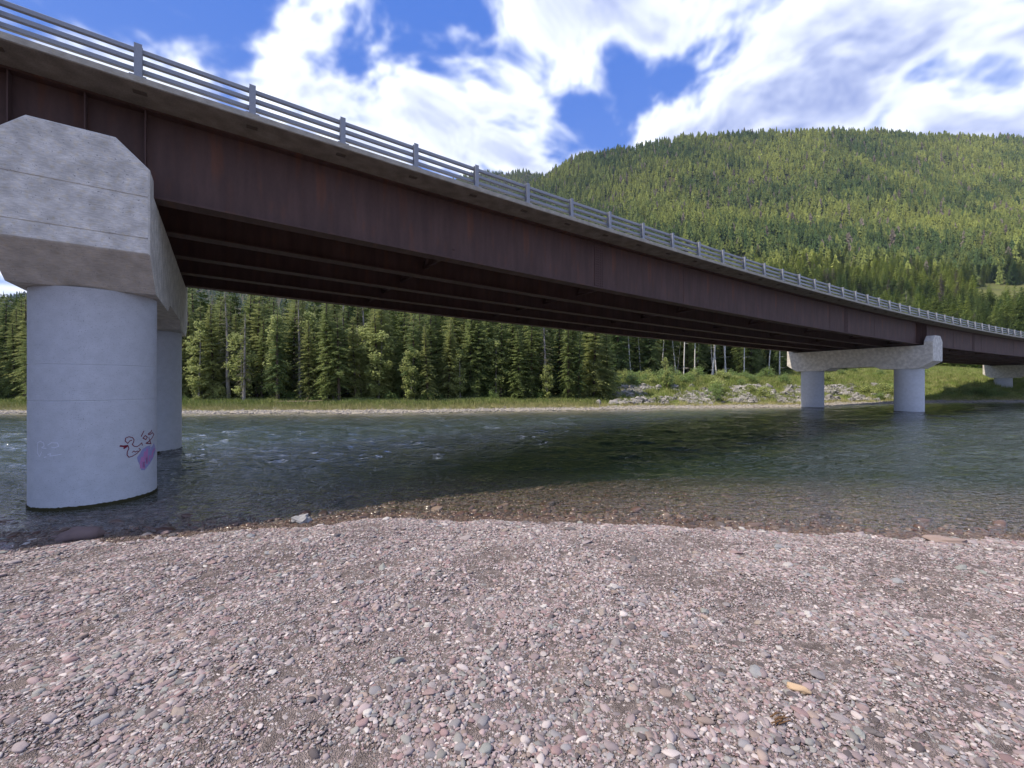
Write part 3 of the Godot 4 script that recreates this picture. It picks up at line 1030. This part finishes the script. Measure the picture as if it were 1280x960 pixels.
	for i in 46:
		var x := rf(-50.0, 7.0)
		var s := rf(0.3, 0.75)
		var o := thing("low_bush", on_ground(x, far_d(x) + rf(4.8, 6.4)), "%s %s %s bush at the foot of the forest wall" % ["tiny" if s < 0.45 else "low" if s < 0.6 else "waist-high", ["rounded", "spreading"][i % 2], "deep green" if i % 3 else "pale green"], "bush", "low bushes along the forest foot")
		o.basis = Basis.from_euler(Vector3(0, rf(0, TAU), 0)) * Basis.from_scale(Vector3(s, s * rf(0.8, 1.4), s))
		part("stems", stem, M.bark, o)
		part("foliage", bush[i % 2], M.leaf_green if i % 3 else M.leaf_light, o)
	# the deeper wood on the valley floor, one mass
	var w := [[], [], [], [], [], []]
	var tint := [[], [], [], [], [], []]
	for i in 5200:
		var d := rf(50.0, 190.0)
		var x := rf(-1.6, 1.6) * d
		var v := d - far_d(x)
		if v < 17.0 or (x > 2.0 and v < 30.0):
			continue
		if x > 40.0 and v < 42.0:
			continue
		if clearing(x, d):
			continue
		var s := rf(0.95, 1.45)
		var k := rng.randi() % 6
		w[k].append(Transform3D(Basis.from_euler(Vector3(0, rf(0, TAU), 0)) * Basis.from_scale(Vector3(s, s, s)), on_ground(x, d)))
		var g := rf(0.7, 1.3)
		tint[k].append(Color(0.12 * g, 0.16 * g, 0.055 * g))
	for k in 6:
		multi("valley_forest", crowns[k], M.hill_tree, w[k], tint[k])
	# broadleaf scrub at the foot of the hill on the right
	var sw := []
	var st := []
	for i in 2600:
		var d := rf(85.0, 300.0)
		var a := rf(0.75, 1.45)
		var x := a * d
		if d - far_d(x) < 20.0:
			continue
		if clearing(x, d):
			continue
		var s := rf(0.5, 1.1) * 0.85
		sw.append(Transform3D(Basis.from_euler(Vector3(0, rf(0, TAU), 0)) * Basis.from_scale(Vector3(s * 1.7, s, s * 1.7)), on_ground(x, d, -0.6)))
		var g := rf(0.7, 1.25)
		st.append(Color(0.16 * g, 0.215 * g, 0.06 * g))
	multi("hillside_scrub", leafy[0], M.hill_tree, sw, st)

func build_hill_forest() -> void:
	var kinds := [hill_tree_mesh(301, 10, 2.2), hill_tree_mesh(302, 11, 1.8), hill_tree_mesh(303, 9, 2.6), hill_tree_mesh(304, 10, 1.5), conifer_crown(311, 10.0, 2.2, 0.05, 0.06, 1.3), conifer_crown(312, 10.0, 1.7, 0.06, 0.10, 1.3), conifer_crown(313, 10.0, 2.5, 0.04, 0.04, 1.3)]
	var where := [[], [], [], [], [], [], []]
	var tint := [[], [], [], [], [], [], []]
	for pass_ in [[-0.25, 1.62, 140.0, 1130.0, 40000], [-1.75, -0.2, 140.0, 1800.0, 15000], [-0.3, 0.3, 1000.0, 1830.0, 9000]]:
		for i in pass_[4]:
			var d := sqrt(rf(pass_[2] * pass_[2], pass_[3] * pass_[3]))
			var a := rf(pass_[0], pass_[1])
			var x := a * d
			if clearing(x, d):
				continue
			var sp := n_big.get_noise_2d(x * 2.2 + 900.0, d * 2.2)
			var sp2 := n_mid.get_noise_2d(x * 0.9, d * 0.9 + 500.0)
			if sp2 < -0.25 and rng.randf() < 0.65:
				continue
			var h := rf(11.0, 22.0) * (1.0 + 0.3 * sp2)
			var near_by := d < 360.0 + rf(0.0, 80.0)
			var k := 4 + rng.randi() % 3 if near_by else rng.randi() % 4
			var e := rf(0.85, 1.2)
			where[k].append(Transform3D(Basis.from_euler(Vector3(rf(-0.04, 0.04), rf(0, TAU), rf(-0.04, 0.04))) * Basis.from_scale(Vector3(h * e, h, h * e) * 0.1), on_ground(x, d, -0.4)))
			var mix := clampf(0.5 + sp * 0.9 + rng.randfn() * 0.22, 0.0, 1.0)
			var g := rf(0.75, 1.25)
			var c := Color(0.068, 0.108, 0.042).lerp(Color(0.235, 0.265, 0.072), mix)
			if rng.randf() < 0.03 + 0.10 * sstep(0.2, 0.5, sp2):
				c = Color(0.17, 0.15, 0.125)
			if near_by:
				g *= 1.35
			tint[k].append(Color(c.r * g, c.g * g, c.b * g))
	for k in 7:
		multi("hill_forest", kinds[k], M.hill_tree, where[k], tint[k])

func build_bank_details(bank: Node) -> void:
	# grass
	var b := MB.new()
	var r := RandomNumberGenerator.new()
	r.seed = 5
	for i in 26:
		var p := Vector3(r.randf_range(-0.3, 0.3), -0.03, r.randf_range(-0.3, 0.3))
		var h := r.randf_range(0.18, 0.5)
		var l := Vector3(r.randf_range(-0.15, 0.15), h, r.randf_range(-0.15, 0.15))
		var s := Vector3(r.randf_range(-1, 1), 0, r.randf_range(-1, 1)).normalized() * 0.018
		b.tri(p - s, p + s, p + l)
	var tuft := b.mesh()
	var w := []
	var t := []
	for i in 32000:
		var x := rf(-58.0, 95.0)
		var v := rf(1.3, 9.5) if x < 8.0 else rf(1.6, 40.0 if x > 36.0 else 20.0)
		if x >= 8.0 and x < 46.0 and v > 2.4 and v < 8.6 and rng.randf() < 0.55:
			continue
		var d := far_d(x) + v
		if absf(x) > 1.45 * d:
			continue
		var s := rf(0.6, 1.25) * (0.45 + 0.55 * sstep(1.0, 4.0, v))
		w.append(Transform3D(Basis.from_euler(Vector3(0, rf(0, TAU), 0)) * Basis.from_scale(Vector3(s * 1.5, s, s * 1.5)), on_ground(x, d)))
		var g := rf(0.75, 1.25)
		var dry := clampf(rf(-0.2, 0.6) + 0.6 * (1.0 - sstep(1.5, 4.0, v)), 0.0, 1.0)
		var c := Color(0.17, 0.23, 0.06).lerp(Color(0.40, 0.36, 0.19), dry)
		t.append(Color(c.r * g, c.g * g, c.b * g))
	multi("grass", tuft, M.grass, w, t)
	# riprap
	var rocks := []
	for i in 4:
		rocks.append(stone_mesh(400 + i, 0.95, 1))
	var rw := [[], [], [], []]
	var rt := [[], [], [], []]
	var mats := []
	for k in [0.30, 0.38, 0.46]:
		var m := mat(lin(k, k * 0.96, k * 0.93), 0.92, 0.2)
		m.albedo_texture = M.ground.albedo_texture
		m.uv1_triplanar = true
		mats.append(m)
	for i in 5200:
		var x := rf(8.0, 52.0)
		var v := rf(2.6, 8.6)
		var keep := n_mid.get_noise_2d(x * 9.0, v * 9.0 + 70.0)
		if keep < -0.05 or (x < 12.0 and v > 7.0):
			continue
		var s := 0.135 * exp(rng.randfn() * 0.42)
		var q := Transform3D(Basis.from_euler(Vector3(rf(0, TAU), rf(0, TAU), 0)) * Basis.from_scale(Vector3(s * 1.25, s * 0.8, s)), on_ground(x, far_d(x) + v, s * 0.25))
		if s > 0.24 and i < 4200:
			part("rock", rocks[i % 4], mats[i % 3], bank, q)
			continue
		rw[i % 4].append(q)
		var g := rf(0.24, 0.48)
		rt[i % 4].append(Color(g, g * 0.96, g * 0.93))
	for k in 4:
		multi("riprap", rocks[k], M.rock, rw[k], rt[k], bank)
	# pale shore stones along the far waterline
	var sw := []
	var st := []
	for i in 9000:
		var x := rf(-58.0, 90.0)
		var s := rf(0.03, 0.10)
		sw.append(Transform3D(Basis.from_euler(Vector3(0, rf(0, TAU), 0)) * Basis.from_scale(Vector3(s * 1.4, s * 0.7, s)), on_ground(x, far_d(x) + rf(-0.1, 2.2))))
		var g := rf(0.26, 0.50)
		st.append(Color(g, g * 0.93, g * 0.86))
	multi("shore_stones", stone_mesh(440, 0.5, 1), M.rock, sw, st, bank)
	# a drift log in the grass
	var lg := MB.new()
	lg.tube([Vector3(-2.6, 0.1, 0), Vector3(-1.0, 0.2, 0.1), Vector3(0.8, 0.22, 0.05), Vector3(2.6, 0.35, -0.1)], [0.16, 0.15, 0.12, 0.05], 8)
	lg.tube([Vector3(1.0, 0.22, 0), Vector3(1.5, 0.7, 0.25)], [0.05, 0.015], 5)
	var o := part(numbered("drift_log"), lg.mesh(), M.log, self)
	o.position = on_ground(-19.5, far_d(-19.5) + 4.2)
	tag(o, "bleached drift log lying in the grass before the forest", "log")

func build_shore_details() -> void:
	var r1 := part(numbered("shore_rock"), stone_mesh(501, 0.95, 2), mat(lin(0.26, 0.26, 0.27), 0.7, 0.4), self)
	r1.transform = Transform3D(Basis.from_euler(Vector3(0.1, 0.5, 0.2)) * Basis.from_scale(Vector3(0.13, 0.085, 0.10)), Vector3(-3.46, 0.05, -6.85))
	tag(r1, "angular grey rock standing at the water's edge", "rock")
	var r2 := part(numbered("shore_rock"), stone_mesh(502, 0.5, 2), mat(lin(0.17, 0.125, 0.12), 0.75, 0.3), self)
	r2.transform = Transform3D(Basis.from_euler(Vector3(0.0, 0.3, 0.06)) * Basis.from_scale(Vector3(0.24, 0.13, 0.15)), on_ground(-6.15, 5.9, 0.05))
	tag(r2, "flat dark red boulder half sunk in the shore gravel below the pier", "rock")
	var r3 := part(numbered("shore_rock"), stone_mesh(503, 0.5, 2), mat(lin(0.26, 0.20, 0.18), 0.8, 0.3), self)
	r3.transform = Transform3D(Basis.from_euler(Vector3(0.0, -0.35, 0.0)) * Basis.from_scale(Vector3(0.24, 0.05, 0.09)), on_ground(6.0, 5.72, 0.02))
	tag(r3, "long flat brown slab lying on the gravel near the waterline", "rock")
	var r4 := part(numbered("shore_rock"), stone_mesh(504, 0.5, 2), mat(lin(0.42, 0.31, 0.21), 0.8, 0.3), self)
	r4.transform = Transform3D(Basis.from_euler(Vector3(0.0, -0.6, 0.0)) * Basis.from_scale(Vector3(0.062, 0.022, 0.024)), on_ground(1.60, 2.32, 0.012))
	tag(r4, "oblong tan orange stone among grey pebbles", "stone")
	for p in [[1.30, 2.06, 0.2]]:
		var b := MB.new()
		for k in 9:
			var a := rf(-0.5, 0.5)
			var L := rf(0.05, 0.12)
			var s := Vector3(rf(-0.03, 0.03), rf(0.006, 0.02), rf(-0.02, 0.02))
			b.tube([s, s + Vector3(cos(a) * L * 0.5, rf(0.0, 0.015), sin(a) * L * 0.5), s + Vector3(cos(a) * L, rf(-0.004, 0.01), sin(a) * L)], [0.0035, 0.003, 0.001], 5)
		var o := part(numbered("dry_twig"), b.mesh(), M.twig, self)
		o.transform = Transform3D(Basis.from_euler(Vector3(0, p[2], 0)), on_ground(p[0], p[1], 0.01))
		tag(o, "small tuft of dry brown twigs on the gravel", "twig")

# ------------------------------------------------------------------ water
func build_water() -> void:
	var b := MB.new()
	var xs := []
	var x := -150.0
	while x < 190.0:
		xs.append(x)
		x += clampf(absf(x) * 0.018, 0.14, 2.5)
	var ds := []
	var d := -30.0
	while d < 95.0:
		ds.append(d)
		d += 2.0 if d < 4.0 else clampf((d - 3.0) * 0.006, 0.05, 0.5)
	var wv := func(px: float, pd: float) -> float:
		return 0.085 * n_mid.get_noise_2d(px * 10.0 + 0.6 * pd, pd * 26.0) + 0.040 * n_fine.get_noise_2d(px * 11.0, pd * 26.0)
	for j in ds.size():
		for i in xs.size():
			var chop := 1.0 + 0.7 * sstep(9.0, 17.0, ds[j]) * (1.0 - sstep(-2.0, 14.0, xs[i]))
			var calm := chop * (sstep(0.0, 7.0, ds[j] - table(NEAR_SHORE, xs[i])) * 0.88 + 0.12)
			b.v.push_back(Vector3(xs[i], wv.call(xs[i], ds[j]) * calm, -ds[j]))
			b.uv.push_back(Vector2(xs[i], ds[j]))
	var nx := xs.size()
	b.n.resize(b.v.size())
	for j in ds.size():
		for i in nx:
			var k := j * nx + i
			var dx: Vector3 = b.v[k + (1 if i < nx - 1 else 0)] - b.v[k - (1 if i > 0 else 0)]
			var dz: Vector3 = b.v[k + (nx if j < ds.size() - 1 else 0)] - b.v[k - (nx if j > 0 else 0)]
			b.n[k] = dx.cross(dz).normalized()
			if j < ds.size() - 1 and i < nx - 1:
				b.ix.append_array(PackedInt32Array([k, k + nx, k + 1, k + 1, k + nx, k + nx + 1]))
	struct("river_water", b.mesh(), M.water)
	var fog := FogVolume.new()
	fog.name = "river_water_depth"
	fog.size = Vector3(330.0, 2.6, 120.0)
	fog.position = Vector3(18.0, -1.36, -34.0)
	var fm := FogMaterial.new()
	fm.albedo = lin(0.046, 0.088, 0.046)
	fm.density = 0.45
	fog.material = fm
	fog.set_meta("kind", "structure")
	add_child(fog)

# ------------------------------------------------------------------ sky
func make_sky() -> PanoramaSkyMaterial:
	var W := 2048
	var H := 1024
	var f1 := FastNoiseLite.new()
	f1.seed = 77
	f1.noise_type = FastNoiseLite.TYPE_SIMPLEX_SMOOTH
	f1.frequency = 1.0
	f1.fractal_octaves = 6
	f1.fractal_gain = 0.55
	var f2 := FastNoiseLite.new()
	f2.seed = 78
	f2.frequency = 0.55
	f2.fractal_octaves = 3
	# banks and gaps of the cloud field: direction (x, y, -1), sharpness, amount
	var lumps := []
	for p in [[0.62, 0.84, 16.0, 0.24], [1.1, 0.72, 12.0, 0.34], [-0.03, 0.62, 70.0, 0.26], [0.20, 0.60, 70.0, 0.10], [0.13, 0.93, 90.0, 0.20], [-0.32, 0.72, 90.0, 0.26], [-0.62, 0.86, 70.0, 0.20], [-0.08, 0.80, 110.0, -0.34], [-0.50, 0.66, 110.0, -0.26], [-1.0, 0.80, 16.0, -0.06], [0.20, 0.78, 150.0, -0.36], [0.40, 0.68, 120.0, -0.12], [-1.25, 0.3, 14.0, 0.26], [-0.2, 0.62, 200.0, -0.2]]:
		lumps.append([Vector3(p[0], p[1], -1.0).normalized(), p[2], p[3]])
	var data := PackedFloat32Array()
	data.resize(W * H * 3)
	var below := Color(0.16, 0.17, 0.15)
	for y in H:
		var el := (0.5 - (y + 0.5) / H) * PI
		var sy := sin(el)
		var cy := cos(el)
		var hz := pow(1.0 - maxf(sy, 0.0), 3.0)
		var blue := Color(lerpf(0.033, 0.24, hz), lerpf(0.102, 0.35, hz), lerpf(0.375, 0.62, hz))
		for x in W:
			var i := (y * W + x) * 3
			if el < 0.0:
				data[i] = below.r; data[i + 1] = below.g; data[i + 2] = below.b
				continue
			var az := ((x + 0.5) / W - 0.25) * TAU
			var dir := Vector3(cos(az) * cy, sy, sin(az) * cy)
			var k := 1.0 / (sy + 0.25)
			var qx := dir.x * k
			var qz := dir.z * k
			var warp := f2.get_noise_2d(qx * 2.0, qz * 2.0)
			var ax := qx * 2.8 + warp * 0.45
			var ay := qz * 2.8 - warp * 0.4
			var dens := f1.get_noise_2d(ax, ay) * 1.15 + 0.22 * f2.get_noise_2d(qx * 1.1 + 30.0, qz * 1.1) + 0.0
			for l in lumps:
				var c: float = dir.dot(l[0])
				if c > 0.75:
					dens += l[2] * exp((c - 1.0) * l[1])
			var cover := pow(sstep(-0.26, 0.36, dens), 1.25)
			if cover > 0.0:
				var lit := clampf(0.5 + 1.1 * (f1.get_noise_2d(ax, ay) - f1.get_noise_2d(ax - 0.16, ay + 0.03)), 0.0, 1.0)
				var thick := sstep(0.15, 0.75, dens)
				var s := 1.0 - 0.44 * thick * (0.35 + 0.65 * (1.0 - lit)) - 0.16 * (1.0 - lit)
				data[i] = lerpf(blue.r, 0.76 * s * s, cover)
				data[i + 1] = lerpf(blue.g, 0.74 * s * s + 0.05, cover)
				data[i + 2] = lerpf(blue.b, 0.56 * s * s + 0.28, cover)
			else:
				data[i] = blue.r; data[i + 1] = blue.g; data[i + 2] = blue.b
	var im := Image.create_from_data(W, H, false, Image.FORMAT_RGBF, data.to_byte_array())
	var s2 := PanoramaSkyMaterial.new()
	s2.panorama = ImageTexture.create_from_image(im)
	return s2

# ------------------------------------------------------------------ assembly
func _ready() -> void:
	var cam := Camera3D.new()
	cam.name = "camera"
	cam.fov = 85.56
	cam.near = 0.1
	cam.far = 6000.0
	cam.position = Vector3(0, EYE, 0)
	add_child(cam)
	var env := Environment.new()
	env.background_mode = Environment.BG_SKY
	env.sky = Sky.new()
	env.tonemap_mode = Environment.TONE_MAPPER_LINEAR
	env.tonemap_exposure = 2.0
	env.sdfgi_enabled = true
	env.ssao_enabled = true
	env.ssil_enabled = true
	env.volumetric_fog_enabled = true
	env.volumetric_fog_density = 0.0
	env.fog_enabled = true
	env.fog_density = 0.00006
	env.fog_light_color = Color(0.78, 0.86, 1.0)
	var we := WorldEnvironment.new()
	we.name = "environment"
	we.environment = env
	add_child(we)
	var sun := DirectionalLight3D.new()
	sun.name = "sun"
	sun.light_energy = 0.98
	sun.light_color = Color(1.0, 0.95, 0.87)
	sun.light_angular_distance = 1.2
	sun.shadow_enabled = true
	add_child(sun)
	sun.look_at_from_position(Vector3(-0.595, 0.785, 0.173) * 50.0, Vector3.ZERO, Vector3.UP)
	rng.seed = 4242
	for a in [[n_big, 0.0022, 1], [n_mid, 0.022, 2], [n_fine, 0.06, 3]]:
		a[0].noise_type = FastNoiseLite.TYPE_SIMPLEX_SMOOTH
		a[0].frequency = a[1]
		a[0].seed = a[2]
		a[0].fractal_octaves = 4
	env.sky.sky_material = make_sky()
	print("sky ", Time.get_ticks_msec())
	make_materials()
	print("materials ", Time.get_ticks_msec())
	# the land
	var flat := func(_x: float, _d: float) -> float: return 0.0
	var bar := struct("gravel_bar", sheet(-15.0, 15.0, -3.0, 17.0, 250, 166, flat), M.sand)
	struct("river_bed", sheet(-160.0, 200.0, -70.0, 28.0, 180, 70, func(x: float, d: float) -> float: return -0.25 if absf(x) < 15.5 and d > -4.0 and d < 18.0 else -0.02), M.bed)
	var bank := struct("far_bank", sheet(-160.0, 200.0, 28.0, 112.0, 300, 120, flat, func(x: float, d: float) -> Color:
		var v := d - far_d(x)
		var nz := n_mid.get_noise_2d(x * 14.0, d * 14.0)
		var shore := Color(0.44, 0.40, 0.34)
		var grass := Color(0.15, 0.20, 0.055).lerp(Color(0.30, 0.27, 0.13), clampf(0.3 + nz, 0, 1))
		var floor_ := Color(0.22, 0.175, 0.10)
		var c := shore.lerp(grass, sstep(1.4, 2.6, v + nz * 1.2))
		var deep := sstep(7.0, 9.5, v + nz) * (1.0 - sstep(3.0, 8.0, x))
		deep = maxf(deep, sstep(17.0, 20.0, v + nz) * sstep(3.0, 8.0, x) * (1.0 - sstep(40.0, 48.0, x)))
		c = c.lerp(floor_, deep)
		if x > 20.0 and x < 48.0 and absf(v - 14.6 - nz) < 0.8:
			c = Color(0.36, 0.33, 0.27)
		return c), M.ground)
	struct("hills", sheet(-3200.0, 3400.0, 111.0, 2300.0, 260, 110, flat, func(x: float, d: float) -> Color:
		var nz := n_mid.get_noise_2d(x, d)
		if clearing(x, d):
			return Color(0.14, 0.175, 0.05).lerp(Color(0.22, 0.21, 0.09), clampf(0.4 + nz, 0, 1))
		return Color(0.06, 0.068, 0.035).lerp(Color(0.12, 0.105, 0.07), clampf(0.3 + nz, 0, 1))), M.ground)
	build_water()
	print("land ", Time.get_ticks_msec())
	build_piers()
	build_bridge()
	print("bridge ", Time.get_ticks_msec())
	build_hill_forest()
	build_forest()
	print("forest ", Time.get_ticks_msec())
	build_bank_details(bank)
	build_gravel(bar)
	build_shore_details()
	print("done ", Time.get_ticks_msec())
